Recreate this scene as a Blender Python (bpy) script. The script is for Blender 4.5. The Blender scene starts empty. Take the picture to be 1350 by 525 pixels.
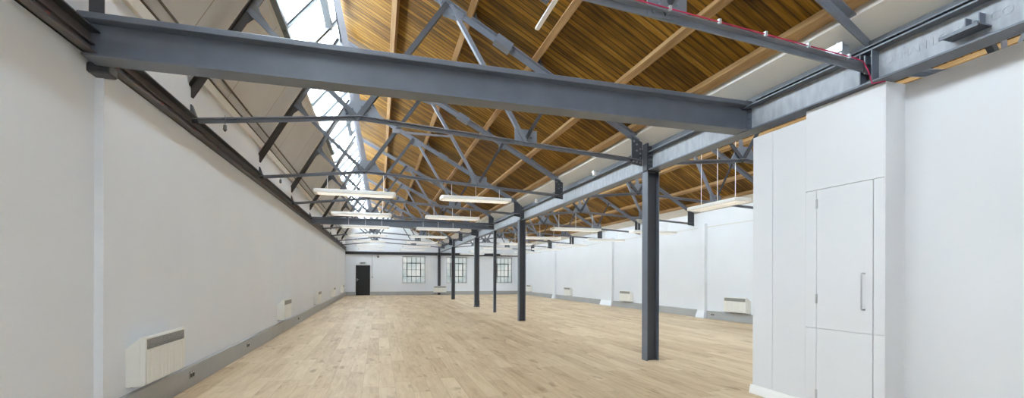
import bpy, bmesh, math, random
from mathutils import Vector, Matrix
random.seed(7)
SC = bpy.context.scene
COL = SC.collection
ORD = ['nearest', 'second', 'third', 'fourth', 'fifth', 'sixth', 'seventh', 'eighth', 'ninth', 'tenth']

# ------------------------------------------------------------------ materials
def srgb(r, g, b):
    f = lambda c: (c / 255 / 12.92) if c / 255 <= 0.04045 else ((c / 255 + 0.055) / 1.055) ** 2.4
    return (f(r), f(g), f(b), 1.0)

class NT:
    def __init__(self, name):
        self.m = bpy.data.materials.new(name); self.m.use_nodes = True
        self.t = self.m.node_tree; self.n = self.t.nodes; self.l = self.t.links
        self.bsdf = self.n.get('Principled BSDF'); self.out = self.n.get('Material Output')
    def node(self, kind, **kw):
        x = self.n.new(kind)
        for k, v in kw.items():
            if k.startswith('i_'):
                key = k[2:]
                x.inputs[int(key) if key.isdigit() else key].default_value = v
            else: setattr(x, k, v)
        return x
    def link(self, a, b): self.l.new(a, b)
    def math(self, op, a, b=None, c=None):
        x = self.n.new('ShaderNodeMath'); x.operation = op
        for i, v in enumerate((a, b, c)):
            if v is None: continue
            if isinstance(v, (int, float)): x.inputs[i].default_value = v
            else: self.l.new(v, x.inputs[i])
        return x.outputs[0]
    def mix(self, fac, a, b):
        x = self.n.new('ShaderNodeMix'); x.data_type = 'RGBA'
        for i, v in ((0, fac), (6, a), (7, b)):
            if isinstance(v, (int, float, tuple)): x.inputs[i].default_value = v
            else: self.l.new(v, x.inputs[i])
        return x.outputs[2]
    def ramp(self, fac, stops):
        x = self.n.new('ShaderNodeValToRGB'); e = x.color_ramp.elements
        while len(e) > 1: e.remove(e[-1])
        e[0].position, e[0].color = stops[0]
        for p, c in stops[1:]:
            k = e.new(p); k.color = c
        self.l.new(fac, x.inputs[0]); return x.outputs[0]

def plain(name, col, rough=0.6, metal=0.0, var=0.06, scale=3.0, spec=0.4):
    t = NT(name)
    co = t.node('ShaderNodeTexCoord')
    nz = t.node('ShaderNodeTexNoise', i_Scale=scale, i_Detail=4.0)
    t.link(co.outputs['Object'], nz.inputs['Vector'])
    d = tuple(c * (1 - var * 2) for c in col[:3]) + (1,)
    u = tuple(min(1, c * (1 + var)) for c in col[:3]) + (1,)
    t.link(t.ramp(nz.outputs['Fac'], [(0.3, d), (0.7, u)]), t.bsdf.inputs['Base Color'])
    t.bsdf.inputs['Roughness'].default_value = rough
    t.bsdf.inputs['Metallic'].default_value = metal
    t.bsdf.inputs['Specular IOR Level'].default_value = spec
    return t.m

def emit(name, col, strength):
    t = NT(name)
    t.bsdf.inputs['Base Color'].default_value = col
    t.bsdf.inputs['Emission Color'].default_value = col
    t.bsdf.inputs['Emission Strength'].default_value = strength
    return t.m

M = {}
M['wall'] = plain('white_wall_paint', srgb(231, 235, 240), 0.75, var=0.012, scale=0.8, spec=0.2)
M['plaster'] = plain('ceiling_plaster', srgb(226, 219, 211), 0.85, var=0.02, scale=1.2, spec=0.1)
M['joinery'] = plain('white_joinery', srgb(219, 220, 222), 0.55, var=0.008, scale=0.7, spec=0.3)
M['white'] = plain('white_paint', srgb(238, 238, 236), 0.5, var=0.01)
M['lining'] = plain('painted_lining', srgb(216, 213, 206), 0.7, var=0.03, scale=2)
M['steel'] = plain('grey_steel_paint', srgb(102, 108, 118), 0.42, var=0.05, scale=5, spec=0.5)
M['steel_dark'] = plain('dark_and_shaded_steel', srgb(66, 68, 73), 0.45, var=0.05, scale=5, spec=0.5)
M['king'] = plain('greyed_pink_primer', srgb(124, 124, 131), 0.5, var=0.06, scale=3)
M['rafter'] = plain('dark_rafter_paint', srgb(66, 62, 60), 0.5, var=0.06, scale=4)
M['winbar'] = plain('window_bar_paint', srgb(78, 84, 84), 0.5)
M['truss'] = plain('truss_grey_paint', srgb(118, 123, 132), 0.42, var=0.05, scale=5)
M['bar'] = plain('glazing_bar_paint', srgb(112, 116, 120), 0.5)
M['brown'] = plain('brown_conduit', srgb(104, 94, 84), 0.55)
M['gutter'] = plain('gutter_steel', srgb(120, 121, 122), 0.6, var=0.08)
M['channel'] = plain('channel_paint', srgb(92, 87, 86), 0.5, var=0.06, scale=4)
M['chrome'] = plain('brushed_chrome', srgb(190, 192, 195), 0.3, metal=0.9, var=0.02)
M['galv'] = plain('galvanised_steel', srgb(196, 200, 204), 0.4, metal=0.5, var=0.05, scale=12)
M['red'] = plain('red_cable', srgb(184, 40, 86), 0.5, var=0.02)
M['redbrown'] = plain('dull_red_cable', srgb(142, 84, 80), 0.6, var=0.05)
M['trunk'] = plain('trunking_grey', srgb(172, 174, 174), 0.4, metal=0.15, var=0.03, scale=2)
M['heater'] = plain('heater_enamel', srgb(234, 234, 228), 0.4, var=0.008)
M['grille'] = plain('heater_grille', srgb(160, 160, 156), 0.6, var=0.15, scale=60)
M['black'] = plain('black_paint', srgb(38, 38, 38), 0.5, var=0.04)
M['socket'] = plain('socket_metal', srgb(150, 147, 142), 0.35, metal=0.5)
M['dark'] = plain('dark_plastic', srgb(45, 45, 46), 0.5)
M['green'] = plain('sign_green', srgb(32, 52, 44), 0.5)
M['signw'] = plain('sign_white', srgb(214, 218, 214), 0.5)
M['diff'] = emit('lamp_diffuser', srgb(250, 247, 238), 0.62)

def streaked():
    t = NT('silver_beam_paint')
    co = t.node('ShaderNodeTexCoord'); mp = t.node('ShaderNodeMapping')
    mp.inputs['Scale'].default_value = (1, 6, 2.0)
    t.link(co.outputs['Object'], mp.inputs['Vector'])
    nz = t.node('ShaderNodeTexNoise', i_Scale=2.4, i_Detail=5.0); t.link(mp.outputs[0], nz.inputs['Vector'])
    t.link(t.ramp(nz.outputs['Fac'], [(0.3, srgb(142, 146, 151)), (0.7, srgb(166, 170, 175))]), t.bsdf.inputs['Base Color'])
    t.bsdf.inputs['Roughness'].default_value = 0.45
    return t.m
M['beam'] = streaked()

def boards():
    t = NT('roof_boards')
    co = t.node('ShaderNodeTexCoord'); sp = t.node('ShaderNodeSeparateXYZ')
    t.link(co.outputs['Object'], sp.inputs[0])
    y = t.math('DIVIDE', sp.outputs['Y'], 0.105)
    idx = t.math('FLOOR', y); fr = t.math('FRACT', y)
    wn = t.node('ShaderNodeTexWhiteNoise', noise_dimensions='1D'); t.link(idx, wn.inputs['W'])
    mp = t.node('ShaderNodeMapping'); mp.inputs['Scale'].default_value = (1.2, 16, 1.2)
    t.link(co.outputs['Object'], mp.inputs['Vector'])
    nz = t.node('ShaderNodeTexNoise', i_Scale=2.2, i_Detail=6.0, i_Roughness=0.6); t.link(mp.outputs[0], nz.inputs['Vector'])
    n2 = t.node('ShaderNodeTexNoise', i_Scale=1.1, i_Detail=3.0); t.link(co.outputs['Object'], n2.inputs['Vector'])
    v = t.math('ADD', t.math('MULTIPLY', wn.outputs['Value'], 0.17), t.math('MULTIPLY', nz.outputs['Fac'], 0.52))
    v = t.math('ADD', v, t.math('MULTIPLY', n2.outputs['Fac'], 0.32))
    c = t.ramp(v, [(0.34, srgb(70, 46, 5)), (0.46, srgb(114, 79, 14)), (0.56, srgb(146, 105, 28)), (0.70, srgb(182, 142, 70))])
    edge = t.math('ABSOLUTE', t.math('SUBTRACT', fr, 0.5))
    groove_shade = t.ramp(edge, [(0.30, (0, 0, 0, 1)), (0.45, (0.55, 0.55, 0.55, 1)), (0.5, (1, 1, 1, 1))])  # dark gap plus painted shade of the rounded board edges
    c = t.mix(groove_shade, c, srgb(46, 30, 6))
    t.link(c, t.bsdf.inputs['Base Color'])
    t.bsdf.inputs['Roughness'].default_value = 0.6
    t.bsdf.inputs['Specular IOR Level'].default_value = 0.25
    return t.m
M['boards'] = boards()

def purlin_wood():
    t = NT('purlin_timber')
    co = t.node('ShaderNodeTexCoord'); mp = t.node('ShaderNodeMapping'); mp.inputs['Scale'].default_value = (9, 0.8, 9)
    t.link(co.outputs['Object'], mp.inputs['Vector'])
    nz = t.node('ShaderNodeTexNoise', i_Scale=2.0, i_Detail=6.0); t.link(mp.outputs[0], nz.inputs['Vector'])
    t.link(t.ramp(nz.outputs['Fac'], [(0.25, srgb(132, 96, 48)), (0.75, srgb(182, 147, 102))]), t.bsdf.inputs['Base Color'])
    t.bsdf.inputs['Roughness'].default_value = 0.65
    return t.m
M['purlin'] = purlin_wood()

def oak():
    t = NT('oak_floor')
    co = t.node('ShaderNodeTexCoord'); sp = t.node('ShaderNodeSeparateXYZ')
    t.link(co.outputs['Object'], sp.inputs[0])
    W = 0.19
    x = t.math('DIVIDE', sp.outputs['X'], W); ix = t.math('FLOOR', x); fx = t.math('FRACT', x)
    w1 = t.node('ShaderNodeTexWhiteNoise', noise_dimensions='1D'); t.link(ix, w1.inputs['W'])
    y = t.math('ADD', t.math('DIVIDE', sp.outputs['Y'], 1.5), t.math('MULTIPLY', w1.outputs['Value'], 7.3))
    iy = t.math('FLOOR', y); fy = t.math('FRACT', y)
    w2 = t.node('ShaderNodeTexWhiteNoise', noise_dimensions='2D')
    cv = t.node('ShaderNodeCombineXYZ'); t.link(ix, cv.inputs[0]); t.link(iy, cv.inputs[1]); t.link(cv.outputs[0], w2.inputs['Vector'])
    # grain is shifted plank by plank
    off = t.node('ShaderNodeVectorMath', operation='MULTIPLY_ADD'); t.link(w2.outputs['Color'], off.inputs[0])
    off.inputs[1].default_value = (9, 9, 9); t.link(co.outputs['Object'], off.inputs[2])
    mp = t.node('ShaderNodeMapping'); mp.inputs['Scale'].default_value = (7, 0.8, 1); t.link(off.outputs[0], mp.inputs['Vector'])
    nz = t.node('ShaderNodeTexNoise', i_Scale=2.2, i_Detail=7.0, i_Roughness=0.6, i_Distortion=0.6); t.link(mp.outputs[0], nz.inputs['Vector'])
    big = t.node('ShaderNodeTexNoise', i_Scale=0.5, i_Detail=3.0); t.link(co.outputs['Object'], big.inputs['Vector'])
    v = t.math('ADD', t.math('MULTIPLY', w2.outputs['Value'], 0.20), t.math('MULTIPLY', nz.outputs['Fac'], 0.50))
    v = t.math('ADD', v, t.math('MULTIPLY', big.outputs['Fac'], 0.30))
    c = t.ramp(v, [(0.24, srgb(146, 117, 84)), (0.42, srgb(186, 161, 128)), (0.57, srgb(202, 180, 148)), (0.82, srgb(222, 204, 176))])
    kn = t.node('ShaderNodeTexNoise', i_Scale=1.0, i_Detail=2.0)
    mk = t.node('ShaderNodeMapping'); mk.inputs['Scale'].default_value = (6, 2.2, 1); t.link(off.outputs[0], mk.inputs['Vector']); t.link(mk.outputs[0], kn.inputs['Vector'])
    knot = t.ramp(kn.outputs['Fac'], [(0.64, (0, 0, 0, 1)), (0.74, (1, 1, 1, 1))])
    c = t.mix(t.math('MULTIPLY', knot, 0.6), c, srgb(128, 98, 64))
    gx = t.math('LESS_THAN', t.math('ABSOLUTE', t.math('SUBTRACT', fx, 0.5)), 0.492)
    gy = t.math('LESS_THAN', t.math('ABSOLUTE', t.math('SUBTRACT', fy, 0.5)), 0.4985)
    c = t.mix(t.math('MULTIPLY', gx, gy), srgb(160, 134, 102), c)
    t.link(c, t.bsdf.inputs['Base Color'])
    t.bsdf.inputs['Roughness'].default_value = 0.5
    t.bsdf.inputs['Specular IOR Level'].default_value = 0.35
    return t.m
M['oak'] = oak()

def slope_panels():
    t = NT('plaster_panels')
    co = t.node('ShaderNodeTexCoord'); sp = t.node('ShaderNodeSeparateXYZ'); t.link(co.outputs['Object'], sp.inputs[0])
    fr = t.math('FRACT', t.math('DIVIDE', t.math('ADD', sp.outputs['Y'], 0.45), 1.635))
    j = t.math('LESS_THAN', fr, 0.012)
    nz = t.node('ShaderNodeTexNoise', i_Scale=1.0, i_Detail=4.0); t.link(co.outputs['Object'], nz.inputs['Vector'])
    c = t.ramp(nz.outputs['Fac'], [(0.3, srgb(204, 205, 206)), (0.7, srgb(212, 213, 214))])
    t.link(t.mix(j, c, srgb(172, 164, 152)), t.bsdf.inputs['Base Color'])
    t.bsdf.inputs['Roughness'].default_value = 0.85
    t.bsdf.inputs['Specular IOR Level'].default_value = 0.1
    return t.m
M['slope'] = slope_panels()

def glass(name, tint, trans):
    t = NT(name)
    t.n.remove(t.bsdf)
    tr = t.node('ShaderNodeBsdfTransparent'); tr.inputs[0].default_value = (0.97, 0.99, 0.99, 1)
    tl = t.node('ShaderNodeBsdfTranslucent'); tl.inputs[0].default_value = tint
    gl = t.node('ShaderNodeBsdfGlossy'); gl.inputs['Roughness'].default_value = 0.05
    m1 = t.node('ShaderNodeMixShader'); m1.inputs[0].default_value = trans
    t.link(tl.outputs[0], m1.inputs[1]); t.link(tr.outputs[0], m1.inputs[2])
    m2 = t.node('ShaderNodeMixShader'); m2.inputs[0].default_value = 0.04
    t.link(m1.outputs[0], m2.inputs[1]); t.link(gl.outputs[0], m2.inputs[2])
    t.link(m2.outputs[0], t.out.inputs[0])
    return t.m
M['sky_glass'] = glass('roof_light_glass', (0.95, 0.97, 0.97, 1), 0.88)
M['dimmed_glass'] = glass('dimmed_roof_glass', (0.6, 0.62, 0.62, 1), 0.70)  # unseen right bay panes, dimmed so the right wall does not overexpose
M['back_glass'] = glass('rear_window_glass', (0.35, 0.35, 0.35, 1), 0.06)

def frosted():
    t = NT('wired_obscure_glass'); t.n.remove(t.bsdf)
    co = t.node('ShaderNodeTexCoord')
    nz = t.node('ShaderNodeTexNoise', i_Scale=1.1, i_Detail=3.0); t.link(co.outputs['Object'], nz.inputs['Vector'])
    c = t.ramp(nz.outputs['Fac'], [(0.35, (0.170, 0.176, 0.166, 1)), (0.65, (0.232, 0.218, 0.200, 1))])
    tl = t.node('ShaderNodeBsdfTranslucent'); t.link(c, tl.inputs[0])
    gl = t.node('ShaderNodeBsdfGlossy'); gl.inputs['Roughness'].default_value = 0.25
    m = t.node('ShaderNodeMixShader'); m.inputs[0].default_value = 0.06
    t.link(tl.outputs[0], m.inputs[1]); t.link(gl.outputs[0], m.inputs[2]); t.link(m.outputs[0], t.out.inputs[0])
    return t.m
M['frosted'] = frosted()

# ------------------------------------------------------------------ mesh tools
def Ishape(b, h, tf, tw):
    B, H, w = b / 2, h / 2, tw / 2
    return [(-B, -H), (B, -H), (B, -H + tf), (w, -H + tf), (w, H - tf), (B, H - tf), (B, H), (-B, H), (-B, H - tf), (-w, H - tf), (-w, -H + tf), (-B, -H + tf)]
def Tshape(b, h, t):      # table at the bottom, stem up
    return [(-b / 2, 0), (b / 2, 0), (b / 2, t), (t / 2 + 0.002, t), (t / 2 + 0.002, h), (-t / 2 - 0.002, h), (-t / 2 - 0.002, t), (-b / 2, t)]
def Lshape(b, h, t):
    return [(0, 0), (b, 0), (b, t), (t, t), (t, h), (0, h)]
def Rect(b, h): return [(-b / 2, -h / 2), (b / 2, -h / 2), (b / 2, h / 2), (-b / 2, h / 2)]

class MB:
    def __init__(s): s.bm = bmesh.new()
    def box(s, x0, x1, y0, y1, z0, z1):
        v = [s.bm.verts.new(p) for p in ((x0, y0, z0), (x1, y0, z0), (x1, y1, z0), (x0, y1, z0), (x0, y0, z1), (x1, y0, z1), (x1, y1, z1), (x0, y1, z1))]
        for f in ((0, 3, 2, 1), (4, 5, 6, 7), (0, 1, 5, 4), (1, 2, 6, 5), (2, 3, 7, 6), (3, 0, 4, 7)): s.bm.faces.new([v[i] for i in f])
        return s
    def prism(s, pts, ext):
        ext = Vector(ext)
        a = [s.bm.verts.new(Vector(p)) for p in pts]; b = [s.bm.verts.new(Vector(p) + ext) for p in pts]
        n = len(pts)
        s.bm.faces.new(a[::-1]); s.bm.faces.new(b)
        for i in range(n): s.bm.faces.new((a[i], a[(i + 1) % n], b[(i + 1) % n], b[i]))
        return s
    def xz(s, pts, y0, y1):
        return s.prism([(p[0], y0, p[1]) for p in pts], (0, y1 - y0, 0))
    def bar(s, p0, p1, prof, side=(0, 1, 0), flip=False):
        p0, p1 = Vector(p0), Vector(p1); d = (p1 - p0).normalized(); sd = Vector(side); sd = (sd - d * sd.dot(d)).normalized()
        n = sd.cross(d) if flip else d.cross(sd)
        return s.prism([p0 + sd * a + n * b for a, b in prof], p1 - p0)
    def cyl(s, p0, p1, r, n=10, r2=None):
        p0, p1 = Vector(p0), Vector(p1); d = (p1 - p0).normalized()
        u = d.orthogonal().normalized(); w = d.cross(u); r2 = r if r2 is None else r2
        a = [s.bm.verts.new(p0 + (u * math.cos(2 * math.pi * i / n) + w * math.sin(2 * math.pi * i / n)) * r) for i in range(n)]
        b = [s.bm.verts.new(p1 + (u * math.cos(2 * math.pi * i / n) + w * math.sin(2 * math.pi * i / n)) * r2) for i in range(n)]
        s.bm.faces.new(a[::-1]); s.bm.faces.new(b)
        for i in range(n): s.bm.faces.new((a[i], a[(i + 1) % n], b[(i + 1) % n], b[i]))
        return s
    def tube(s, pts, r, n=8):
        pts = [Vector(p) for p in pts]; rings = []
        u = None
        for i, p in enumerate(pts):
            d = (pts[min(i + 1, len(pts) - 1)] - pts[max(i - 1, 0)]).normalized()
            u = d.orthogonal().normalized() if u is None else (u - d * u.dot(d)).normalized()
            w = d.cross(u)
            rings.append([s.bm.verts.new(p + (u * math.cos(2 * math.pi * k / n) + w * math.sin(2 * math.pi * k / n)) * r) for k in range(n)])
        for a, b in zip(rings, rings[1:]):
            for k in range(n): s.bm.faces.new((a[k], a[(k + 1) % n], b[(k + 1) % n], b[k]))
        s.bm.faces.new(rings[0][::-1]); s.bm.faces.new(rings[-1])
        return s
    def build(s, name, mat, parent=None, bevel=0, smooth=False, seg=1):
        bm = s.bm
        bmesh.ops.recalc_face_normals(bm, faces=bm.faces[:])
        if bevel:
            bmesh.ops.bevel(bm, geom=[e for e in bm.edges], offset=bevel, segments=seg, profile=0.5, affect='EDGES', clamp_overlap=True)
        off = wloc(parent) if parent else Vector()
        if parent:
            for v in bm.verts: v.co -= off
        me = bpy.data.meshes.new(name); bm.to_mesh(me); bm.free()
        if smooth:
            for p in me.polygons: p.use_smooth = True
        me.materials.append(M[mat])
        o = bpy.data.objects.new(name, me); COL.objects.link(o)
        if parent: o.parent = parent
        return o

def wloc(o):
    v = Vector()
    while o: v += o.location; o = o.parent
    return v
def tag(o, label=None, cat=None, group=None, kind=None):
    if label: o['label'] = label
    if cat: o['category'] = cat
    if group: o['group'] = group
    if kind: o['kind'] = kind
    return o
def thing(name, label, cat, loc=(0, 0, 0), group=None):
    o = bpy.data.objects.new(name, None); COL.objects.link(o); o.location = loc; o.empty_display_size = 0.1
    return tag(o, label, cat, group)
def struct_root(name, loc=(0, 0, 0)):
    o = bpy.data.objects.new(name, None); COL.objects.link(o); o.location = loc
    return tag(o, kind='structure')
def S(o): return tag(o, kind='structure')
def copy_tree(o, parent=None):
    c = o.copy(); COL.objects.link(c)
    if parent: c.parent = parent
    for ch in list(o.children): copy_tree(ch, c)
    return c
def text_mesh(txt, size, depth, bold=0.0):
    cu = bpy.data.curves.new('lettering', 'FONT'); cu.body = txt; cu.size = size; cu.extrude = depth; cu.offset = bold; cu.align_x = 'CENTER'; cu.align_y = 'CENTER'
    tmp = bpy.data.objects.new('lettering_curve', cu); COL.objects.link(tmp)
    bpy.context.view_layer.update()
    me = bpy.data.meshes.new_from_object(tmp.evaluated_get(bpy.context.evaluated_depsgraph_get()))
    bpy.data.objects.remove(tmp); bpy.data.curves.remove(cu)
    return me

# ------------------------------------------------------------------ dimensions (metres)
XL, XR, XC = -2.2, 10.15, 4.14
Y0, YF = -2.5, 32.6
TY = [2.97] + [3.13 + 3.27 * k for k in range(1, 9)]           # truss lines
ROOF_Z = lambda x: 5.63 - 0.535 * x                # centre line of the long rafter, left bay
RX = lambda x: XC + (x - XL) * (XR - 0.03 - XC) / (XC - 0.05 - XL)   # left bay -> right bay

# ------------------------------------------------------------------ shell
S(MB().box(XL - 0.4, XR + 0.3, Y0, YF + 0.3, -0.1, 0).build('floor', 'oak'))
wl = MB().box(XL - 0.3, XL, 4.58, YF + 0.3, 0, 3.95).box(XL - 0.4, XL - 0.065, Y0, 4.60, 0, 3.95)
S(wl.build('wall_left', 'wall'))
S(MB().box(XR, XR + 0.25, Y0, YF + 0.3, 0, 3.98).build('wall_right', 'wall'))
# far wall with window openings, gable above
WIN = [(1.55, 3.12), (4.62, 6.10), (8.08, 9.52)]
WZ0, WZ1 = 0.84, 2.70
fw = MB()
xs = [XL - 0.3] + [v for w in WIN for v in w] + [XR + 0.25]
for i in range(0, len(xs), 2): fw.box(xs[i], xs[i + 1], YF, YF + 0.3, 0, 3.5)
for a, b in WIN: fw.box(a, b, YF, YF + 0.3, 0, WZ0).box(a, b, YF, YF + 0.3, WZ1, 3.5)
fw.box(XL - 0.3, XR + 0.25, YF, YF + 0.3, 3.5, 6.6)
S(fw.build('wall_far', 'wall'))

BW = [(-1.7, -0.2), (0.5, 2.0), (2.5, 3.9)]  # openings for unseen rear windows, added to balance the light
bk = MB(); xs = [XL - 0.4] + [v for w in BW for v in w] + [XR + 0.25]
for i in range(0, len(xs), 2): bk.box(xs[i], xs[i + 1], Y0 - 0.2, Y0, 0.9, 2.7)
bk.box(XL - 0.4, XR + 0.25, Y0 - 0.2, Y0, 0, 0.9).box(XL - 0.4, XR + 0.25, Y0 - 0.2, Y0, 2.7, 6.6)
S(bk.build('wall_back', 'wall'))
for i, (a, b) in enumerate(BW):
    wr = struct_root('window_%d' % (6 + i), ((a + b) / 2, Y0, 0.9))
    MB().box(a, b, Y0 - 0.10, Y0 - 0.094, 0.9, 2.7).build('pane', 'back_glass', wr)
    for q in range(1, 4): MB().box(a + (b - a) * q / 4 - 0.015, a + (b - a) * q / 4 + 0.015, Y0 - 0.12, Y0 - 0.07, 0.9, 2.7).build('mullion', 'dark', wr)

# roof: boards on the long slope, plaster low on the steep slope, glass above it
def roof_bay(f, tagname):
    x_r, x_e = f(-0.76), f(3.93)
    up = lambda x: ROOF_Z(x) + 0.15
    def slab(pts, t, name, mat):
        nx, nz = (pts[1][1] - pts[0][1]), -(pts[1][0] - pts[0][0]); L = math.hypot(nx, nz); nx, nz = nx / L * t, nz / L * t
        if nz < 0: nx, nz = -nx, -nz
        return S(MB().xz([pts[0], pts[1], (pts[1][0] + nx, pts[1][1] + nz), (pts[0][0] + nx, pts[0][1] + nz)], Y0, YF + 0.02).build(name, mat))
    slab([(x_r, up(-0.76)), (x_e, up(3.93))], 0.06, 'ceiling', 'boards')
    slab([(f(-2.26), 3.87), (f(-1.5), 5.20)], 0.08, 'ceiling', 'slope')
roof_bay(lambda x: x, 'left'); roof_bay(RX, 'right')

# eaves linings and valley gutter
MB_l = MB().xz([(3.90, ROOF_Z(3.9) + 0.02), (4.16, ROOF_Z(4.16) - 0.0), (4.16, ROOF_Z(4.16) + 0.2), (3.90, ROOF_Z(3.9) + 0.2)], Y0, YF)
S(MB_l.build('trim_1', 'lining'))
S(MB().xz([(4.16, 3.40), (4.32, 3.40), (4.32, 3.9), (4.30, 3.9), (4.30, 3.47), (4.18, 3.47), (4.18, 3.58), (4.16, 3.58)], Y0, YF).build('trim_2', 'lining'))
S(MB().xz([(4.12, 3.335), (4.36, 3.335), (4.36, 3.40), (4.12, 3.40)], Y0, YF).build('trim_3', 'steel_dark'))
S(MB().xz([(RX(3.82), ROOF_Z(3.82) + 0.03), (XR, ROOF_Z(4.1)), (XR, ROOF_Z(4.1) + 0.2), (RX(3.82), ROOF_Z(3.82) + 0.2)], Y0, YF).build('trim_4', 'lining'))
# cornice board at the head of the left wall, moulding line on the right wall
S(MB().box(XL, XL + 0.05, Y0, YF, 3.76, 3.90).build('trim_5', 'lining', bevel=0.006))
S(MB().box(XR - 0.012, XR, 4.2, YF, 2.925, 2.945).build('trim_6', 'lining'))
# purlins
f_lab = ['topmost timber purlin under the roof boards, nearest the glazed strip', 'second timber purlin below the glazed strip under the roof boards', 'third timber purlin below the glazed strip, halfway down the boarded slope', 'fourth timber purlin below the glazed strip, next above the eaves purlin', 'pale timber eaves purlin along the white valley lining']
r_lab = ['topmost timber purlin of the right bay roof beyond the columns', 'second timber purlin down in the right bay roof', 'third timber purlin down in the right bay roof', 'fourth timber purlin down in the right bay roof, next above its eaves purlin', 'timber eaves purlin of the right bay above the right wall']
def purlins(f, labs, grp, slope):
    for (x, lab) in zip((0.26, 1.26, 2.23, 3.22, 3.86), labs):
        z = ROOF_Z(x) + 0.15; X = f(x)
        d = Vector((1, 0, -slope)).normalized(); n = Vector((-d.z, 0, d.x)) * -1
        if n.z > 0: n = -n
        w = 0.085 if x < 3.8 else 0.10
        p = Vector((X, 0, z)); a = p - d * w / 2; b = p + d * w / 2; dep = 0.10
        m = MB().prism([(a.x, Y0, a.z), (b.x, Y0, b.z), (b.x + n.x * dep, Y0, b.z + n.z * dep), (a.x + n.x * dep, Y0, a.z + n.z * dep)], (0, YF - Y0, 0))
        tag(m.build('timber_purlin', 'purlin'), lab, 'purlin', grp)
purlins(lambda x: x, f_lab, 'timber purlins under the left bay boards', 0.535)
purlins(RX, r_lab, 'timber purlins under the right bay boards', 0.57)

# roof lights
def roof_light(f, idx, casements, gm):
    root = struct_root('window_%d' % idx, (f(-1.5), 0, 5.20))
    A, B = Vector((f(-1.5), 0, 5.20)), Vector((f(-0.76), 0, 6.10))
    d = (B - A).normalized(); n = Vector((-d.z, 0, d.x))
    y = 6.74 - 1.09 * 8; ys = []
    while y < YF: ys.append(y); y += 1.09
    ys = [v for v in ys if v > Y0]
    for a, b in zip(ys, ys[1:] + [YF]):
        m = MB().prism([A + Vector((0, a, 0)), B + Vector((0, a, 0)), B + n * 0.006 + Vector((0, a, 0)), A + n * 0.006 + Vector((0, a, 0))], (0, b - a, 0))
        m.build('pane', gm, root)
    for a in ys:
        MB().bar(A + Vector((0, a, 0)), B + Vector((0, a, 0)), [(-0.042, -0.010), (0.042, -0.010), (0.042, -0.05), (0.012, -0.055), (0.012, -0.09), (-0.012, -0.09), (-0.012, -0.055), (-0.042, -0.05)]).build('glazing_bar', 'bar', root)
    MB().bar(B + Vector((0, Y0, -0.02)), B + Vector((0, YF, -0.02)), Lshape(0.09, 0.10, 0.012), (1, 0, 0)).build('ridge_angle', 'steel', root)
    MB().bar(A + Vector((0, Y0, 0)), A + Vector((0, YF, 0)), Rect(0.05, 0.06), (1, 0, 0)).build('sill_bar', 'lining', root)
    for c in casements:
        a0, a1 = c, c + 2.18
        p = lambda t, yy: A + d * t + Vector((0, yy, 0)) - n * 0.05
        t0, t1 = 0.05, 0.90
        fm = MB()
        fm.bar(p(t0, a0), p(t0, a1), Rect(0.09, 0.09), (1, 0, 0)).bar(p(t1, a0), p(t1, a1), Rect(0.11, 0.10), (1, 0, 0))
        fm.bar(p(t0, a0 + 0.03), p(t1, a0 + 0.03), Rect(0.10, 0.09)).bar(p(t0, a1 - 0.05), p(t1, a1 - 0.05), Rect(0.10, 0.09))
        fm.build('casement_frame', 'bar', root)
roof_light(lambda x: x, 4, [6.74 - 6.54, 6.74, 6.74 + 6.54, 6.74 + 13.08, 6.74 + 19.62], 'sky_glass')
roof_light(RX, 5, [], 'dimmed_glass')

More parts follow.
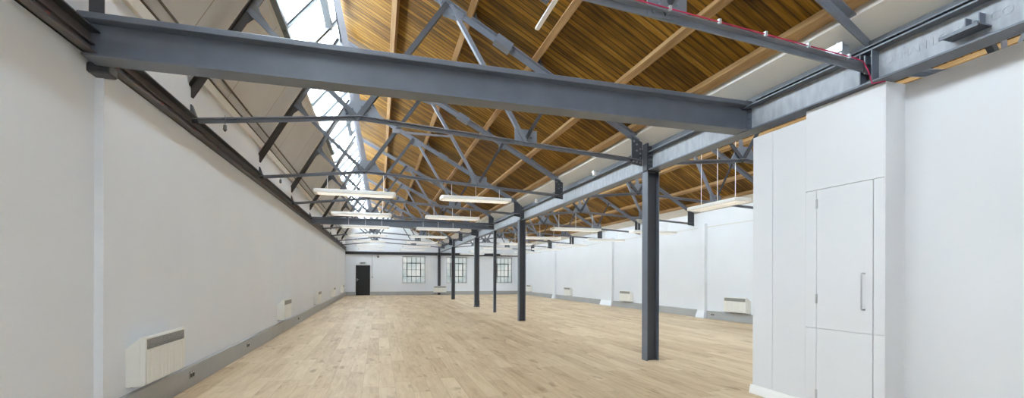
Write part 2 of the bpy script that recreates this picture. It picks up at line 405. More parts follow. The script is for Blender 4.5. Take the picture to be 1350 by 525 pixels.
# ------------------------------------------------------------------ trusses
def make_truss(f, zf, right, bolts, label, group, xe=4.0):
    """one truss in the plane Y=0 of its root; f maps left bay X to the bay's X"""
    root = thing('roof_truss', label, 'roof truss', (f(XL), 0, 3.2), group)
    P = lambda x, z: Vector((f(x), 0, z))
    st = 'truss'; dk = 'steel_dark'
    A = P(-0.76, 6.04)
    lz = lambda x: 3.54 + 1.735 * (x + 2.2)
    nz, n2z, rz, llz = zf
    N = P(-0.24, nz); Rr = P(xe, rz - (xe - 4.0) * 0.064); L = P(-2.2, llz)
    k = (2.05 + 0.24) / (4.0 + 0.24); N2 = P(2.05, nz + (rz - nz) * k)
    G = P(0.93, ROOF_Z(0.93)); G2 = P(2.62, ROOF_Z(2.62)); Q = P(-1.55, lz(-1.55))
    xf = 4.24 if xe > 4.01 else xe - 0.04
    E = P(xf, ROOF_Z(xf) - 0.02)
    T = lambda b, h, t=0.012: [(p, q - h / 2) for p, q in Tshape(b, h, t)]
    MB().bar(P(-2.22, lz(-2.22)), A, T(0.13, 0.10), flip=True).build('steep_rafter', 'rafter', root)
    MB().bar(E, A, T(0.13, 0.10)).build('long_rafter', st, root)
    MB().bar(L, N, T(0.11, 0.055, 0.010), flip=True).build('tie_bar', st, root)
    MB().bar(N, Rr, T(0.11, 0.055, 0.010), flip=True).build('tie_bar', st, root)
    for a, b, m, w in ((N, Q, dk, 0.085), (N, G, dk, 0.085), (G, N2, st, 0.07), (N2, G2, dk, 0.065)):  # dark struts at N: their shadow side is put into the colour
        MB().bar(a, b, [(p - w / 2, q) for p, q in Lshape(w, w * 0.8, 0.009)]).build('strut', m, root)
    MB().bar(N, A, [(-0.006, -0.04), (0.006, -0.04), (0.006, 0.04), (-0.006, 0.04)]).build('king_rod', 'king', root)
    g = lambda pts, nm='gusset_plate', m=st, y=0.016: MB().xz(pts, -y, -y + 0.012).build(nm, m, root)
    gx, gz = N.x, N.z
    gp = []
    gp.append((g([(gx - 0.28, gz - 0.02), (gx + 0.3, gz - 0.02), (gx + 0.22, gz + 0.10), (gx + 0.14, gz + 0.24), (gx - 0.10, gz + 0.24), (gx - 0.2, gz + 0.12)]), [(gx - 0.18, gz + 0.05), (gx - 0.11, gz + 0.12), (gx + 0.0, gz + 0.08), (gx + 0.01, gz + 0.16), (gx + 0.08, gz + 0.08), (gx + 0.13, gz + 0.16), (gx + 0.2, gz + 0.02), (gx - 0.05, gz + 0.02)]))
    gx, gz = N2.x, N2.z
    gp.append((g([(gx - 0.15, gz - 0.02), (gx + 0.19, gz - 0.02), (gx + 0.19, gz + 0.20), (gx - 0.15, gz + 0.22)]), [(gx - 0.1, gz + 0.02), (gx - 0.02, gz + 0.02), (gx + 0.12, gz + 0.02), (gx - 0.08, gz + 0.14), (gx - 0.04, gz + 0.08), (gx + 0.1, gz + 0.1)]))
    gx, gz = G.x, G.z
    gp.append((g([(gx - 0.16, gz + 0.11), (gx - 0.08, gz - 0.16), (gx + 0.1, gz - 0.2), (gx + 0.26, gz - 0.10)]), [(gx - 0.1, gz + 0.03), (gx, gz - 0.02), (gx + 0.1, gz - 0.06), (gx + 0.2, gz - 0.1), (gx - 0.04, gz - 0.1), (gx + 0.06, gz - 0.14)]))
    gx, gz = G2.x, G2.z
    gp.append((g([(gx - 0.14, gz + 0.06), (gx - 0.1, gz - 0.1), (gx + 0.02, gz - 0.12), (gx + 0.1, gz - 0.06)]), [(gx - 0.06, gz - 0.02), (gx + 0.01, gz - 0.06)]))
    gx, gz = Q.x, Q.z
    gp.append((g([(gx - 0.06, gz - 0.2), (gx + 0.07, gz + 0.13), (gx + 0.10, gz - 0.02), (gx + 0.22, gz - 0.2), (gx + 0.16, gz - 0.22), (gx + 0.03, gz - 0.12)], m='rafter'), []))
    x1 = f(4.0) + (0.02 if not right else 0.08)
    x0 = f(3.83)
    if xe > 4.01: MB().box(XC - 0.09, XC - 0.008, -0.03, -0.018, rz - 0.06, rz + 0.10).build('web_cleat', 'steel', root)
    if xe < 4.01: gp.append((g([(x0, rz - 0.04), (x1, rz - 0.07), (x1, ROOF_Z(3.98) - 0.03), (x0, ROOF_Z(3.83) - 0.02)], 'end_plate', dk), [(x0 + 0.03, rz), (x0 + 0.09, rz - 0.01), (x0 + 0.15, rz - 0.02), (x0 + 0.15, rz + 0.06), (x0 + 0.15, rz + 0.13), (x0 + 0.15, rz + 0.20), (x0 + 0.09, rz + 0.27), (x0 + 0.04, rz + 0.32), (x0 + 0.09, rz + 0.17)]))
    gp.append((g([(A.x - 0.12, A.z - 0.2), (A.x + 0.03, A.z - 0.22), (A.x + 0.22, A.z - 0.12), (A.x, A.z + 0.02)]), []))
    # splice cover on the long rafter and shoe at the wall
    d = (E - A).normalized(); c = P(1.72, ROOF_Z(1.72))
    MB().bar(c - d * 0.13, c + d * 0.13, Rect(0.15, 0.12)).build('splice_plate', st, root)
    MB().xz([(f(-2.2), llz - 0.02), (f(-2.2) + 0.09, llz - 0.02), (f(-2.2) + 0.015, llz + 0.2), (f(-2.2), llz + 0.2)], -0.03, 0.03).build('wall_shoe', dk, root)
    for x in (0.26, 1.26, 2.23, 3.22):
        z = ROOF_Z(x) + 0.04; X = f(x) + 0.065
        MB().xz([(X - 0.02, z + 0.085), (X - 0.012, z + 0.085), (X + 0.01, z), (X + 0.05, z - 0.03), (X + 0.05, z - 0.042), (X - 0.02, z - 0.02)], -0.04, 0.04).build('purlin_cleat', st, root)
    if bolts:
        for o, pts in gp:
            for (bx, bz) in pts:
                MB().cyl((bx, -0.016, bz), (bx, -0.024, bz), 0.017, 8).cyl((bx, -0.024, bz), (bx, -0.032, bz), 0.016, 8, 0.007).build('rivet', st, o)
    return root

def place(root, y, label):
    root.location.y = y; root['label'] = label
def rename_truss(c, y, label): place(c, y, label); return c
tl = ['near grey steel truss half above the picture, its tie carrying the pink cable',
      'riveted grey roof truss ending on top of the nearest column',
      'grey roof truss one bay behind the nearest column, with a small collar bar',
      'grey roof truss ending on the second column from the camera',
      'grey roof truss directly over the far cross beam',
      'grey roof truss one bay beyond the far cross beam in the left bay',
      'grey roof truss two bays beyond the far cross beam in the left bay',
      'grey roof truss third beyond the far cross beam in the left bay',
      'grey roof truss closest to the far wall in the left bay']
ZL = (3.43, 0, 3.16, 3.20)
ident = lambda x: x
g_l = 'roof trusses over the left bay'; g_r = 'roof trusses over the right bay'
near = make_truss(ident, ZL, False, True, tl[0], g_l, 4.12); place(near, TY[0], tl[0])
t = make_truss(ident, ZL, False, True, tl[1], g_l); place(t, TY[1], tl[1])
t = copy_tree(t); place(t, TY[2], tl[2])
T2 = t
plainT = make_truss(ident, ZL, False, False, tl[3], g_l); place(plainT, TY[3], tl[3])
for k in range(4, 9): place(copy_tree(plainT), TY[k], tl[k])
# collar bar only on the third truss
cb = MB().box(0.32, 1.46, TY[2] - 0.05, TY[2] - 0.02, 4.27, 4.31).build('collar_bar', 'king', None)
cb.data.transform(Matrix.Translation((-T2.location.x, -T2.location.y, -T2.location.z))); cb.parent = T2
cl = MB().box(0.25, 0.40, TY[2] - 0.07, TY[2] - 0.02, 4.25, 4.34).build('collar_clamp', 'king', None, bevel=0.01)
cl.data.transform(Matrix.Translation((-T2.location.x, -T2.location.y, -T2.location.z))); cl.parent = T2
rl = ['right bay roof truss seen over the white partition beside the near beam',
      'right bay roof truss behind the nearest column',
      'right bay roof truss crossing above the nearest hanging light of that bay',
      'right bay roof truss ending at the pilaster right of the nearest column',
      'right bay roof truss in line with the far cross beam',
      'right bay roof truss ending at the broad pilaster left of the nearest column',
      'right bay roof truss third from the far wall', 'right bay roof truss second from the far wall', 'right bay roof truss closest to the far wall']
ZR = (3.33, 0, 3.10, 3.14)
rt = make_truss(RX, ZR, True, False, rl[0], g_r); place(rt, TY[0], rl[0])
for k in range(1, 9): place(copy_tree(rt), TY[k], rl[k])

# ------------------------------------------------------------------ steel frame
BZ0, BZ1 = 3.007, 3.30
def central_beam():
    t = thing('valley_beam', 'long silver grey steel beam running down the hall on the columns', 'steel beam', (XC, Y0, BZ0))
    MB().box(XC - 0.006, XC + 0.006, Y0, YF, BZ0 + 0.013, BZ1 - 0.013).build('web', 'beam', t)
    MB().box(XC - 0.09, XC + 0.09, Y0, YF, BZ0, BZ0 + 0.014).build('bottom_flange', 'steel', t)
    MB().box(XC - 0.09, XC + 0.09, Y0, YF, BZ1 - 0.014, BZ1).build('top_flange', 'steel', t)
    MB().box(XC - 0.09, XC + 0.05, Y0, 4.15, BZ1 + 0.02, BZ1 + 0.030).build('cover_plate', 'steel', t)
    # raised rolling mark on the web
    me = text_mesh('DORMAN LONG & CO', 0.088, 0.0018)
    me.transform(Matrix.Translation((XC - 0.0075, 2.46, 3.165)) @ Matrix.Rotation(math.radians(-90), 4, 'Z') @ Matrix.Rotation(math.radians(90), 4, 'X'))
    me.transform(Matrix.Translation(-t.location)); me.materials.clear(); me.materials.append(M['beam'])
    o = bpy.data.objects.new('raised_lettering', me); COL.objects.link(o); o.parent = t
    # bolted splices
    for y in (TY[0] - 0.03,):
        for dy in (-0.05, 0.05):
            pl = MB().box(XC - 0.085, XC - 0.006, y + dy - 0.005, y + dy + 0.005, BZ0 + 0.014, BZ1 - 0.014).build('stiffener', 'steel', t)
    # bracket welded on the web
    br = MB().box(XC - 0.16, XC - 0.006, 2.13, 2.36, 3.100, 3.110).build('shelf_bracket', 'steel', t)
    MB().box(XC - 0.07, XC - 0.006, 2.165, 2.172, 3.11, 3.21).build('bracket_fin', 'steel', br)
    MB().box(XC - 0.07, XC - 0.006, 2.245, 2.252, 3.11, 3.21).build('bracket_fin', 'steel', br)
    MB().cyl((XC - 0.006, 2.21, 3.17), (XC - 0.03, 2.21, 3.17), 0.012).build('bolt', 'steel', br)
    MB().box(XC - 0.16, XC - 0.15, 2.13, 2.36, 3.085, 3.10).build('bracket_lip', 'steel', br)
central_beam()

def cross_beam(y, z0, z1, b, label, xa, xb, detail):
    t = thing('cross_beam', label, 'steel beam', (xa, y, z0), 'cross beams over the left bay')
    tf = 0.016 if detail else 0.012
    tt = 0.05 if detail else 0.03
    MB().box(xa, xb, y - 0.006, y + 0.006, z0 + tf, z1 - tt).build('web', 'steel', t)
    MB().box(xa, xb, y - b / 2, y + b / 2, z0, z0 + tf).build('bottom_flange', 'steel', t)
    MB().box(xa - 0.03 if detail else xa, xb, y - b / 2, y + b / 2, z1 - tt, z1).build('top_flange', 'steel', t, bevel=0.004)
    if detail:
        e = MB().box(xb - 0.012, xb, y - 0.08, y + 0.08, z0 + tf, z1 - tt).build('end_plate', 'steel', t)
        for dz in (0.06, 0.14, 0.22):
            MB().cyl((xb - 0.03, y - 0.05, z0 + dz + 0.01), (xb - 0.012, y - 0.05, z0 + dz + 0.01), 0.013, 6).build('bolt', 'steel', e)
        MB().bar((xa + 0.02, y - 0.04, z1), (xa + 0.02, y - 0.04, 3.93), Lshape(0.10, 0.08, 0.01), (1, 0, 0)).build('wall_post', 'steel_dark', t)
        MB().box(XL - 0.065, XL + 0.09, y + 0.10, y + 0.24, 2.965, 3.05).build('bearing_block', 'steel_dark', t, bevel=0.012)
cross_beam(4.36, 3.02, 3.355, 0.20, 'broad near grey cross beam spanning from left wall to valley beam', XL + 0.005, XC - 0.006, True)
cross_beam(16.25, 3.045, 3.275, 0.16, 'far grey cross beam above the second group of columns', XL - 0.02, XC - 0.09, False)

def column(x, y, fx, fy, ztop, label, base=False, stub=True):
    t = thing('steel_column', label, 'steel column', (x, y, 0), 'columns under the valley beam')
    tk = 0.014
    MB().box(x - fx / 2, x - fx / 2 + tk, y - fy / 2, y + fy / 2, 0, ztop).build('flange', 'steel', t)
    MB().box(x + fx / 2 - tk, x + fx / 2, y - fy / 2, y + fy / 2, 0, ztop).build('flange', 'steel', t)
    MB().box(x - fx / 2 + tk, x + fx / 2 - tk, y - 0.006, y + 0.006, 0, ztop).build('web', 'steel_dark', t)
    cp = MB().box(x - fx / 2 - 0.01, x + fx / 2 + 0.01, y - fy / 2 - 0.02, y + fy / 2 + 0.02, ztop - 0.014, ztop).build('cap_plate', 'steel_dark', t)
    if stub:
        xs = XC - 0.105
        ap = MB().box(xs - 0.012, xs + 0.02, y - 0.10, y + 0.02, ztop, ROOF_Z(4.0) - 0.06).build('seat_plate', 'steel_dark', t)
        fp = MB().box(xs, XC - 0.006, y - 0.09, y - 0.08, ztop, ROOF_Z(4.0) - 0.10).build('stiffener_plate', 'steel_dark', t)
        for i in range(5):
            for dx in (0.025, 0.07):
                MB().cyl((xs + dx, y - 0.09, ztop + 0.04 + 0.06 * i), (xs + dx, y - 0.10, ztop + 0.04 + 0.06 * i), 0.014, 8, 0.008).build('rivet', 'steel', fp)
    if base:
        b = MB().box(x - fx / 2 - 0.02, x + fx / 2 + 0.02, y - fy / 2 - 0.03, y + fy / 2 + 0.03, 0, 0.02).build('base_plate', 'steel_dark', t)
        for sx in (-1, 1):
            for sy in (-1, 1):
                MB().cyl((x + sx * fx * 0.4, y + sy * (fy / 2 + 0.018), 0.02), (x + sx * fx * 0.4, y + sy * (fy / 2 + 0.018), 0.06), 0.014, 6).build('bolt', 'galv', b)
        MB().box(x - fx / 2 - 0.004, x + fx / 2 + 0.004, y - fy / 2 - 0.012, y - fy / 2, 0.02, 0.28).build('base_cleat', 'steel_dark', t)
column(4.16, 6.36, 0.215, 0.15, BZ0, 'nearest thick grey column standing right of the picture centre')
column(4.09, TY[3] + 0.05, 0.20, 0.16, BZ0, 'thick grey column second from the camera, left of the white panel wall')
column(4.08, 16.25, 0.10, 0.10, BZ0, 'thin grey column under the end of the far cross beam', stub=False)
column(4.08, TY[5], 0.21, 0.16, BZ0, 'grey column with a bolted base plate behind the thin column', base=True)
column(4.06, TY[7] - 0.1, 0.20, 0.16, BZ0, 'far grey column in front of the middle window')
column(4.08, YF - 0.12, 0.20, 0.16, BZ0, 'farthest grey column against the far wall above the heater')

# channel along the left wall + beam along the far wall
def wall_channel():
    t = thing('wall_channel', 'dark grey steel channel running along the top of the left wall', 'steel channel', (XL, Y0, 3.05))
    MB().box(XL, XL + 0.02, Y0, YF, 3.05, 3.245).build('web', 'channel', t)
    MB().box(XL, XL + 0.085, Y0, YF, 3.05, 3.062).build('flange', 'channel', t)
    MB().box(XL, XL + 0.085, Y0, YF, 3.233, 3.245).build('flange', 'steel_dark', t)
    MB().box(XL + 0.02, XL + 0.05, Y0, YF, 3.135, 3.148).build('rib', 'channel', t)
wall_channel()
t = thing('red_cable', 'dull red cable clipped along the steel channel of the left wall', 'cable', (XL + 0.03, Y0, 3.10))
MB().cyl((XL + 0.030, Y0, 3.10), (XL + 0.030, YF, 3.10), 0.006, 6).build('sheath', 'redbrown', t)
y = 3.0
while y < 14:
    MB().box(XL + 0.02, XL + 0.042, y - 0.012, y + 0.012, 3.085, 3.118).build('clip', 'redbrown', t); y += 0.85
t = thing('wall_beam', 'dark grey steel beam across the top of the far wall', 'steel beam', (XL, YF, 2.80))
MB().box(XL, XR, YF - 0.02, YF, 2.80, 2.99).build('web', 'steel_dark', t)
MB().box(XL, XR, YF - 0.10, YF - 0.02, 2.80, 2.815).build('flange', 'steel_dark', t)
MB().box(XL, XR, YF - 0.10, YF - 0.02, 2.975, 2.99).build('flange', 'steel_dark', t)

# conduit at the head of the left wall
for (px, pz, lab) in ((XL + 0.035, 3.925, 'lower of two thin brown pipes along the foot of the sloping plaster ceiling'), (XL + 0.115, 4.035, 'upper of two thin brown pipes along the foot of the sloping plaster ceiling')):
    t = thing('conduit_pipe', lab, 'pipe', (px, Y0, pz), 'pipes along the left eaves')
    MB().cyl((px, Y0, pz), (px, YF, pz), 0.014, 8).build('pipe', 'brown', t, smooth=True)
    y = 4.0
    while y < 30:
        MB().cyl((px, y - 0.02, pz), (px, y + 0.02, pz), 0.019, 8).build('pipe_clip', 'bar', t); y += 2.18

# ------------------------------------------------------------------ pilasters
for k, (y, w, dep) in enumerate(((12.5, 0.34, 0.10), (TY[5] - 0.55, 1.05, 0.10), (TY[7] - 0.5, 0.36, 0.10))):
    m = MB().box(XR - dep, XR, y - w / 2, y + w / 2, 0, 3.05 if k != 1 else 3.12)
    m.prism([(XR - dep - 0.055, y - w / 2 - 0.03, 0), (XR, y - w / 2 - 0.03, 0), (XR, y + w / 2 + 0.03, 0), (XR - dep - 0.055, y + w / 2 + 0.03, 0)], (0, 0, 0.06))
    m.prism([(XR - dep - 0.05, y - w / 2 - 0.025, 0.06), (XR - dep - 0.05, y + w / 2 + 0.025, 0.06), (XR - dep, y + w / 2, 0.24), (XR - dep, y - w / 2, 0.24)], (0.03, 0, 0))
    S(m.build('trim_%d' % (10 + k), 'wall'))

# ------------------------------------------------------------------ trunking (baseboards)
def trunk(name, m): S(m.build(name, 'trunk', bevel=0.006))
trunk('baseboard_left', MB().box(XL, XL + 0.055, 4.58, YF, 0, 0.25))
trunk('baseboard_far', MB().box(XL + 0.055, -1.56, YF - 0.05, YF, 0, 0.25).box(-0.58, XR, YF - 0.05, YF, 0, 0.25))
rb = MB(); last = 4.3
for y, w in ((12.5, 0.34), (TY[5] - 0.55, 1.05), (TY[7] - 0.5, 0.36)):
    rb.box(XR - 0.055, XR, last, y - w / 2 - 0.04, 0, 0.25); last = y + w / 2 + 0.04
rb.box(XR - 0.055, XR, last, YF - 0.05, 0, 0.25)
trunk('baseboard_right', rb)

def socket(name, lab, x, y, z, nx, cat='socket'):
    t = thing(name, lab, cat, (x, y, z), 'sockets in the trunking')
    MB().box(min(x, x + nx * 0.008), max(x, x + nx * 0.008), y - 0.072, y + 0.072, z - 0.04, z + 0.04).build('faceplate', 'socket', t, bevel=0.002)
    for s in (-1, 1):
        MB().box(min(x + nx * 0.008, x + nx * 0.012), max(x + nx * 0.008, x + nx * 0.012), y + s * 0.035 - 0.022, y + s * 0.035 + 0.022, z - 0.025, z + 0.012).build('outlet', 'dark', t)
        MB().box(min(x + nx * 0.008, x + nx * 0.014), max(x + nx * 0.008, x + nx * 0.014), y + s * 0.035 - 0.008, y + s * 0.035 + 0.008, z + 0.018, z + 0.034).build('switch', 'white', t)
XT = XL + 0.055
socket('power_socket', 'metal double socket in the left trunking, just past the nearest heater', XT, 6.28, 0.15, 1)
socket('power_socket', 'metal double socket in the left trunking, midway between the two nearest heaters', XT, 8.7, 0.15, 1)
socket('power_socket', 'metal double socket in the left trunking, beyond the second heater', XT, 13.75, 0.15, 1)
socket('power_socket', 'metal socket in the right trunking beside the pilaster base', XR - 0.055, 12.0, 0.15, -1)

# ------------------------------------------------------------------ heaters
def make_heater(w):
    """panel heater, back on the plane x=0 facing +x, bottom at z=0, centred on y=0"""
    t = thing('panel_heater', '', 'heater', (0, 0, 0))
    h = 0.44
    prof = [(0.0, 0.0), (0.115, 0.0), (0.145, 0.012), (0.150, 0.03), (0.150, h), (0.142, h + 0.012), (0.118, h + 0.012), (0.0, h - 0.09)]
    MB().prism([(x, -w / 2, z) for x, z in prof], (0, w, 0)).build('casing', 'heater', t)
    MB().prism([(x, -w / 2 - 0.004, z) for x, z in ((0.0, 0.004), (0.108, 0.004), (0.108, h - 0.008), (0.0, h - 0.094))], (0, 0.004, 0)).build('side_panel', 'heater', t)
    MB().prism([(x, w / 2, z) for x, z in ((0.0, 0.004), (0.108, 0.004), (0.108, h - 0.008), (0.0, h - 0.094))], (0, 0.004, 0)).build('side_panel', 'heater', t)
    n = 11; pw = (w - 0.06) / n
    fp = MB()
    for i in range(n):
        y = -w / 2 + 0.03 + i * pw
        fp.prism([(0.150, y + 0.003, 0.02), (0.150, y + pw - 0.003, 0.02), (0.156, y + pw - 0.008, 0.02), (0.156, y + 0.008, 0.02)], (0, 0, h - 0.14))
    fp.build('ribbed_front', 'heater', t)
    g = MB().box(0.149, 0.153, -w / 2 + 0.03, w / 2 - 0.03, h - 0.105, h - 0.012).build('outlet_grille', 'grille', t)
    gl = MB()
    for i in range(6): gl.box(0.153, 0.156, -w / 2 + 0.03, w / 2 - 0.03, h - 0.10 + i * 0.015, h - 0.096 + i * 0.015)
    gl.build('louvres', 'grille', g)
    MB().box(-0.0, 0.02, -w / 2 + 0.08, w / 2 - 0.08, -0.02, 0.0).build('wall_bracket', 'gutter', t)
    return t
H0 = make_heater(0.88)
hl = [('nearest white panel heater on the left wall, at the lower left', XL, 5.37, 0, 0.31),
      ('second white panel heater from the camera on the left wall', XL, 11.72, 0, 0.33),
      ('third white panel heater from the camera on the left wall', XL, 17.68, 0, 0.33),
      ('fourth white panel heater from the camera on the left wall', XL, 23.4, 0, 0.33),
      ('farthest white panel heater on the left wall, near the far corner', XL, 29.0, 0, 0.33),
      ('nearest white panel heater on the right wall, beside the white partition edge', XR, 10.98, 1, 0.28),
      ('white panel heater on the right wall, left of the nearest column', XR, 17.2, 1, 0.28),
      ('white panel heater on the right wall right of the third pilaster', XR, 23.4, 1, 0.28),
      ('farthest white panel heater on the right wall, near the far corner', XR, 30.2, 1, 0.28),
      ('white panel heater on the far wall under the farthest column', 4.12, YF - 0.24, 2, 0.18)]
for i, (lab, x, y, r, z) in enumerate(hl):
    o = H0 if i == 0 else copy_tree(H0)
    o.location = (x, y, z); o.rotation_euler.z = (0, math.pi, -math.pi / 2)[r]
    tag(o, lab, 'heater', 'wall panel heaters')

# ------------------------------------------------------------------ hanging lights
def make_light(L, W, drops):
    """long flat luminaire along X, underside at z=0, hung on thin rods"""
    t = thing('hanging_light', '', 'light', (0, 0, 0))
    pts = []
    r = 0.05
    for cx, cy, a0 in ((L / 2 - r, W / 2 - r, 0), (-L / 2 + r, W / 2 - r, 90), (-L / 2 + r, -W / 2 + r, 180), (L / 2 - r, -W / 2 + r, 270)):
        for k in range(5): pts.append((cx + r * math.cos(math.radians(a0 + 22.5 * k)), cy + r * math.sin(math.radians(a0 + 22.5 * k)), 0.0))
    MB().prism(pts, (0, 0, 0.07)).build('housing', 'white', t, bevel=0.016, seg=2)
    d = MB().box(-L / 2 + 0.06, L / 2 - 0.06, -W / 2 + 0.05, W / 2 - 0.05, -0.006, 0.001).build('diffuser', 'diff', t)
    lv = MB()
    n = int(L / 0.07)
    for i in range(n):
        x = -L / 2 + 0.08 + i * (L - 0.16) / (n - 1)
        lv.box(x - 0.002, x + 0.002, -W / 2 + 0.05, W / 2 - 0.05, -0.016, -0.006)
    lv.build('louvre', 'white', d)
    for x, drop in zip((-L / 2 + 0.24, 0, L / 2 - 0.24), drops):
        rd = MB().cyl((x, 0, 0.05), (x, 0, drop), 0.006, 6).build('suspension_rod', 'white', t)
        MB().cyl((x, 0, 0.07), (x, 0, 0.09), 0.018, 8).build('rod_collar', 'white', rd)
    return t
rows = [('in the row closest to the left wall', -0.455, 2.955, 1.55, 2), ('in the row left of the columns', 2.0, 2.955, 1.53, 2),
        ('in the row right of the columns', 5.82, 2.745, 1.60, 3), ('in the row closest to the right wall', 8.55, 2.745, 1.60, 3)]
for r, (where, x, z, L, k0) in enumerate(rows):
    proto = None
    for n, k in enumerate(range(k0, 9)):
        if proto is None:
            zt = lambda q, r=r: (3.43 - 0.0637 * abs(q + 0.24) * (1 if q > -0.24 else 1.75)) if r < 2 else 3.33 - (0.055 * abs(q - 6.0))
            proto = make_light(L, 0.36, [zt(x + dx) - z + 0.02 for dx in (-L / 2 + 0.24, 0, L / 2 - 0.24)]); o = proto
        else: o = copy_tree(proto)
        o.location = (x, TY[k], z)
        nm = ORD[n]; far = ' from the camera' if n else ''
        tag(o, '%s long white hanging light%s %s' % (nm, far, where), 'light', 'suspended lights ' + where)
o = make_light(1.46, 0.40, [1.9, 1.9, 1.9])
o.rotation_euler.z = math.pi / 2; o.location = (6.66, 7.79, 2.775)
tag(o, 'white hanging light set lengthwise beside the partition edge, nearest of the right bay', 'light')

# ------------------------------------------------------------------ partition and cupboard door
PX = 4.12
pt = MB().box(PX, 4.9, 3.57, 4.23, 0, 2.92).box(PX - 0.006, 4.9, 3.97, 4.236, 0, 2.92).box(PX + 0.02, 4.9, 2.83, 3.57, 0, 2.985).box(4.35, 4.9, Y0, 2.83, 0, 2.998)
S(pt.build('wall_partition', 'joinery'))
dr = struct_root('door_2', (PX, 3.45, 0))
def pan(name, y0, y1, z0, z1): return MB().box(PX, PX + 0.02, y0, y1, z0, z1).build(name, 'joinery', dr, bevel=0.0012)
pan('header_panel', 2.83, 3.57, 2.188, 2.998)
leaf = pan('upper_leaf', 2.922, 3.452, 0.834, 2.184)
low = pan('lower_leaf', 2.922, 3.452, 0.02, 0.830)
pan('side_panel', 2.83, 2.914, 0.834, 2.184); pan('side_panel', 2.83, 2.914, 0.02, 0.830)
pan('stile', 3.455, 3.57, 0.834, 2.184); pan('stile', 3.455, 3.57, 0.02, 0.830)
MB().box(PX + 0.001, 4.36, 2.82, 2.83, 0, 2.998).build('return_panel', 'joinery', dr)
for z in (2.05, 1.12): MB().box(PX - 0.004, PX, 3.440, 3.462, z - 0.045, z + 0.045).build('hinge', 'chrome', leaf)
MB().box(PX - 0.004, PX, 3.440, 3.462, 0.14, 0.23).build('hinge', 'chrome', low)
hp = [(PX, 2.99, 1.365), (PX - 0.034, 2.99, 1.365)] + [(PX - 0.04, 2.99, 1.36 - i * 0.031) for i in range(11)] + [(PX - 0.034, 2.99, 1.043), (PX, 2.99, 1.043)]
MB().tube(hp, 0.0065).build('pull_handle', 'chrome', leaf, smooth=True)
sk = MB()
prof = [(0, 0), (-0.028, 0), (-0.028, 0.02), (-0.020, 0.065), (-0.012, 0.085), (-0.008, 0.10), (0, 0.10)]
sk.prism([(PX - 0.006 + a, 3.57, b) for a, b in prof], (0, 0.69, 0))
sk.prism([(PX - 0.006, 4.236 - a, b) for a, b in prof], (0.6, 0, 0))
S(sk.build('trim_7', 'white'))

# ------------------------------------------------------------------ far wall fittings
d1 = struct_root('door_1', (-1.07, YF, 0))
fr = MB().box(-1.53, -1.49, YF - 0.06, YF + 0.02, 0, 2.06).box(-0.64, -0.60, YF - 0.06, YF + 0.02, 0, 2.06).box(-1.49, -0.64, YF - 0.06, YF + 0.02, 2.02, 2.06)
fr.build('door_frame', 'black', d1)
lf = MB().box(-1.487, -0.643, YF - 0.045, YF - 0.005, 0.005, 2.015).build('leaf', 'black', d1)
hd = MB().box(-1.46, -1.42, YF - 0.053, YF - 0.045, 0.98, 1.16).build('handle_plate', 'chrome', lf)
MB().cyl((-1.44, YF - 0.053, 1.09), (-1.44, YF - 0.09, 1.09), 0.009).cyl((-1.445, YF - 0.09, 1.09), (-1.33, YF - 0.09, 1.09), 0.009).build('lever', 'chrome', hd)

sg = thing('exit_sign', 'small exit sign on the wall above the black door', 'sign', (-1.07, YF, 2.14))
MB().box(-1.32, -0.82, YF - 0.03, YF, 2.115, 2.275).build('sign_panel', 'signw', sg, bevel=0.004)
me = text_mesh('EXIT', 0.15, 0.002, 0.007)
me.transform(Matrix.Translation((-1.07, YF - 0.033, 2.195)) @ Matrix.Rotation(math.radians(90), 4, 'X')); me.transform(Matrix.Translation(-sg.location))
me.materials.clear(); me.materials.append(M['green'])
o = bpy.data.objects.new('lettering', me); COL.objects.link(o); o.parent = sg

sw = thing('light_switch', 'white switch box at the foot of the conduit right of the black door', 'switch', (-0.46, YF, 1.22))
MB().box(-0.51, -0.41, YF - 0.035, YF, 1.17, 1.31).build('back_box', 'galv', sw, bevel=0.004)
MB().box(-0.48, -0.44, YF - 0.042, YF - 0.035, 1.22, 1.27).build('rocker', 'grille', sw)
cd = thing('conduit_pipe', 'thin vertical conduit pipe on the far wall right of the black door', 'pipe', (-0.46, YF, 1.31))
MB().cyl((-0.46, YF - 0.018, 1.31), (-0.46, YF - 0.018, 2.80), 0.016, 8).build('pipe', 'galv', cd)
for z in (1.6, 2.1, 2.6): MB().box(-0.485, -0.435, YF - 0.02, YF, z - 0.012, z + 0.012).build('saddle', 'galv', cd)
cm = thing('wall_sounder', 'small dark alarm fitting high on the far wall between door and first window', 'alarm', (-0.08, YF, 2.62))
MB().cyl((-0.08, YF, 2.64), (-0.08, YF - 0.05, 2.64), 0.06, 12).build('base', 'dark', cm)
MB().cyl((-0.08, YF - 0.05, 2.64), (-0.05, YF - 0.16, 2.60), 0.05, 12, 0.025).build('horn', 'dark', cm)
MB().cyl((-0.08, YF - 0.03, 2.70), (-0.11, YF - 0.05, 2.80), 0.018, 8).build('cable_gland', 'redbrown', cm)

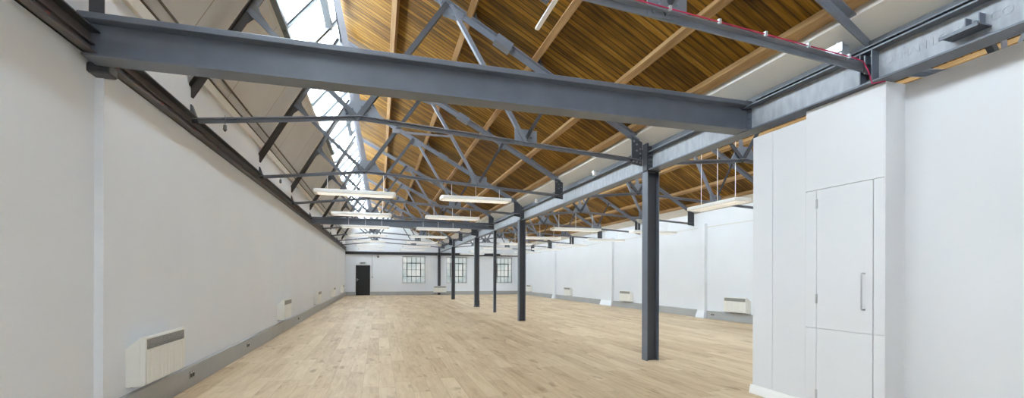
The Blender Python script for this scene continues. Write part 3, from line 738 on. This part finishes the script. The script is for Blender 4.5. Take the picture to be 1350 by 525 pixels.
def steel_window(i, x0, x1):
    t = struct_root('window_%d' % i, ((x0 + x1) / 2, YF, WZ0))
    yb = YF + 0.10
    MB().box(x0, x1, yb + 0.012, yb + 0.018, WZ0, WZ1).build('pane', 'frosted', t)
    m = MB(); w = 0.03
    m.box(x0, x0 + w, yb - 0.02, yb + 0.02, WZ0, WZ1).box(x1 - w, x1, yb - 0.02, yb + 0.02, WZ0, WZ1)
    m.box(x0, x1, yb - 0.02, yb + 0.02, WZ0, WZ0 + w).box(x0, x1, yb - 0.02, yb + 0.02, WZ1 - w, WZ1)
    m.build('outer_frame', 'gutter', t)
    cw = (x1 - x0) / 5; ch = (WZ1 - WZ0) / 4
    for k in range(1, 5): MB().box(x0 + k * cw - 0.018, x0 + k * cw + 0.018, yb - 0.014, yb + 0.012, WZ0, WZ1).build('mullion', 'winbar', t)
    for k in range(1, 4): MB().box(x0, x1, yb - 0.014, yb + 0.012, WZ0 + k * ch - 0.018, WZ0 + k * ch + 0.018).build('glazing_bar', 'winbar', t)
    a, b, c, d = x0 + cw, x0 + 4 * cw, WZ0 + ch, WZ0 + 3 * ch
    m = MB().box(a - 0.03, a + 0.03, yb - 0.05, yb, c - 0.03, d + 0.03).box(b - 0.03, b + 0.03, yb - 0.05, yb, c - 0.03, d + 0.03)
    m.box(a, b, yb - 0.05, yb, c - 0.03, c + 0.03).box(a, b, yb - 0.05, yb, d - 0.03, d + 0.03)
    m.build('casement_frame', 'dark', t)
    MB().box(x0, x1, YF - 0.02, YF + 0.10, WZ0 - 0.03, WZ0).build('sill', 'wall', t)
for i, (a, b) in enumerate(WIN): steel_window(i + 1, a, b)

# ------------------------------------------------------------------ small things on the steelwork
yt = TY[0] - 0.060
tz = lambda x: 3.43 + (3.16 - 3.43) * (x + 0.24) / 4.24
t = thing('pink_cable', 'pink red cable clipped along the tie of the nearest truss', 'cable', (1.0, yt, 3.42))
MB().tube([(x, yt, tz(x) + 0.034) for x in (-0.2, 1.0, 2.0, 3.0, 3.9)] + [(3.98, yt, 3.19), (4.0, yt - 0.03, 3.10), (4.02, yt - 0.05, 2.98), (4.10, yt - 0.10, 2.99)], 0.005).build('sheath', 'red', t, smooth=True)
for i in range(9):
    x = 0.3 + i * 0.44
    MB().box(x - 0.01, x + 0.01, yt - 0.014, yt + 0.01, tz(x) + 0.018, tz(x) + 0.052).build('clip', 'galv', t)
# batten with bracket below the nearest truss tie
t = thing('batten_light', 'slim white batten light end at the top edge, hung by a grey bracket', 'light', (1.2, 3.1, 3.30))
MB().box(1.18, 1.215, 2.0, 3.42, 3.285, 3.310).build('housing', 'white', t, bevel=0.006)
br = MB().prism([(1.06, 3.10, 3.46), (1.19, 3.10, 3.46), (1.18, 3.10, 3.33), (1.16, 3.10, 3.305), (1.11, 3.10, 3.33)], (0, 0.01, 0)).build('bracket', 'steel', t)
for p in ((1.13, 3.38), (1.155, 3.345)): MB().cyl((p[0], 3.10, p[1]), (p[0], 3.09, p[1]), 0.012, 8).build('bolt', 'galv', br)
# clamps on the valley beam
cl_lab = ['bright metal beam clamp where the nearest truss meets the valley beam', 'small bright clamp on the valley beam behind the near cross beam', 'small bright clamp on the valley beam one bay past the nearest column', 'small bright clamp on the valley beam before the second column']
for i, (y, sc) in enumerate(((3.14, 1.3), (4.70, 0.7), (8.05, 0.7), (11.45, 0.7))):
    x = XC - 0.12; z = BZ1 + 0.03
    t = thing('beam_clamp', cl_lab[i], 'clamp', (x, y, z), 'clamps along the valley beam')
    MB().box(x - 0.05 * sc, x + 0.03, y - 0.05 * sc, y + 0.05 * sc, z - 0.03, z + 0.06 * sc).build('clamp_body', 'white' if i else 'galv', t, bevel=0.006)
    MB().cyl((x - 0.06 * sc, y - 0.03, z + 0.075 * sc), (x + 0.05, y - 0.03, z + 0.075 * sc), 0.010, 8).build('bolt', 'chrome', t)
    MB().box(x - 0.06 * sc, x - 0.05 * sc, y - 0.06 * sc, y + 0.06 * sc, z + 0.02, z + 0.075 * sc).build('jaw', 'chrome', t)
# dangling cables from the left ends of the ties
for k, lab in ((1, 'small grey connector dangling on a cable from the left end of the near tie'), (2, 'small connector dangling on a cable from the tie one bay further')):
    x = -1.82; zt = 3.22 + 0.1 * 0.42
    t = thing('dangling_cable', lab, 'cable', (x, TY[k], zt), 'dangling connectors')
    MB().tube([(x, TY[k] - 0.06, zt + 0.03), (x + 0.006, TY[k] - 0.065, zt - 0.04), (x, TY[k] - 0.06, zt - 0.09)], 0.004, 6).build('flex', 'gutter', t)
    c = MB().cyl((x, TY[k] - 0.06, zt - 0.09), (x, TY[k] - 0.06, zt - 0.15), 0.018, 10, 0.022).build('connector', 'gutter', t)
    MB().cyl((x, TY[k] - 0.06, zt - 0.15), (x, TY[k] - 0.06, zt - 0.165), 0.012, 8).build('plug_tip', 'dark', c)

# ------------------------------------------------------------------ light
w = bpy.data.worlds.new('overcast_sky'); SC.world = w; w.use_nodes = True
bg = w.node_tree.nodes['Background']; bg.inputs[0].default_value = (0.81, 0.90, 1.0, 1); bg.inputs[1].default_value = 19.0

# ------------------------------------------------------------------ camera
F = 600.0
th = math.atan2(175.0, F)
cam_d = bpy.data.cameras.new('camera'); cam = bpy.data.objects.new('camera', cam_d); COL.objects.link(cam)
cam_d.sensor_fit = 'HORIZONTAL'; cam_d.sensor_width = 36.0; cam_d.lens = 36.0 * F / 1350.0
cam_d.shift_x = 0.0; cam_d.shift_y = (364.5 - 262.5) / 1350.0; cam_d.clip_start = 0.05
R = Matrix.Rotation(-th, 4, 'Z') @ Matrix.Rotation(math.pi / 2, 4, 'X') @ Matrix.Rotation(0.003, 4, 'Z')
cam.matrix_world = Matrix.Translation((0, 0, 1.33)) @ R
SC.camera = cam
SC.view_settings.view_transform = 'Standard'; SC.view_settings.look = 'None'
SC.view_settings.gamma = 1.0; SC.view_settings.use_curve_mapping = False
SC.view_settings.exposure = 0.28
SC.cycles.max_bounces = 12; SC.cycles.diffuse_bounces = 8; SC.cycles.transparent_max_bounces = 12
SC.cycles.use_denoising = True
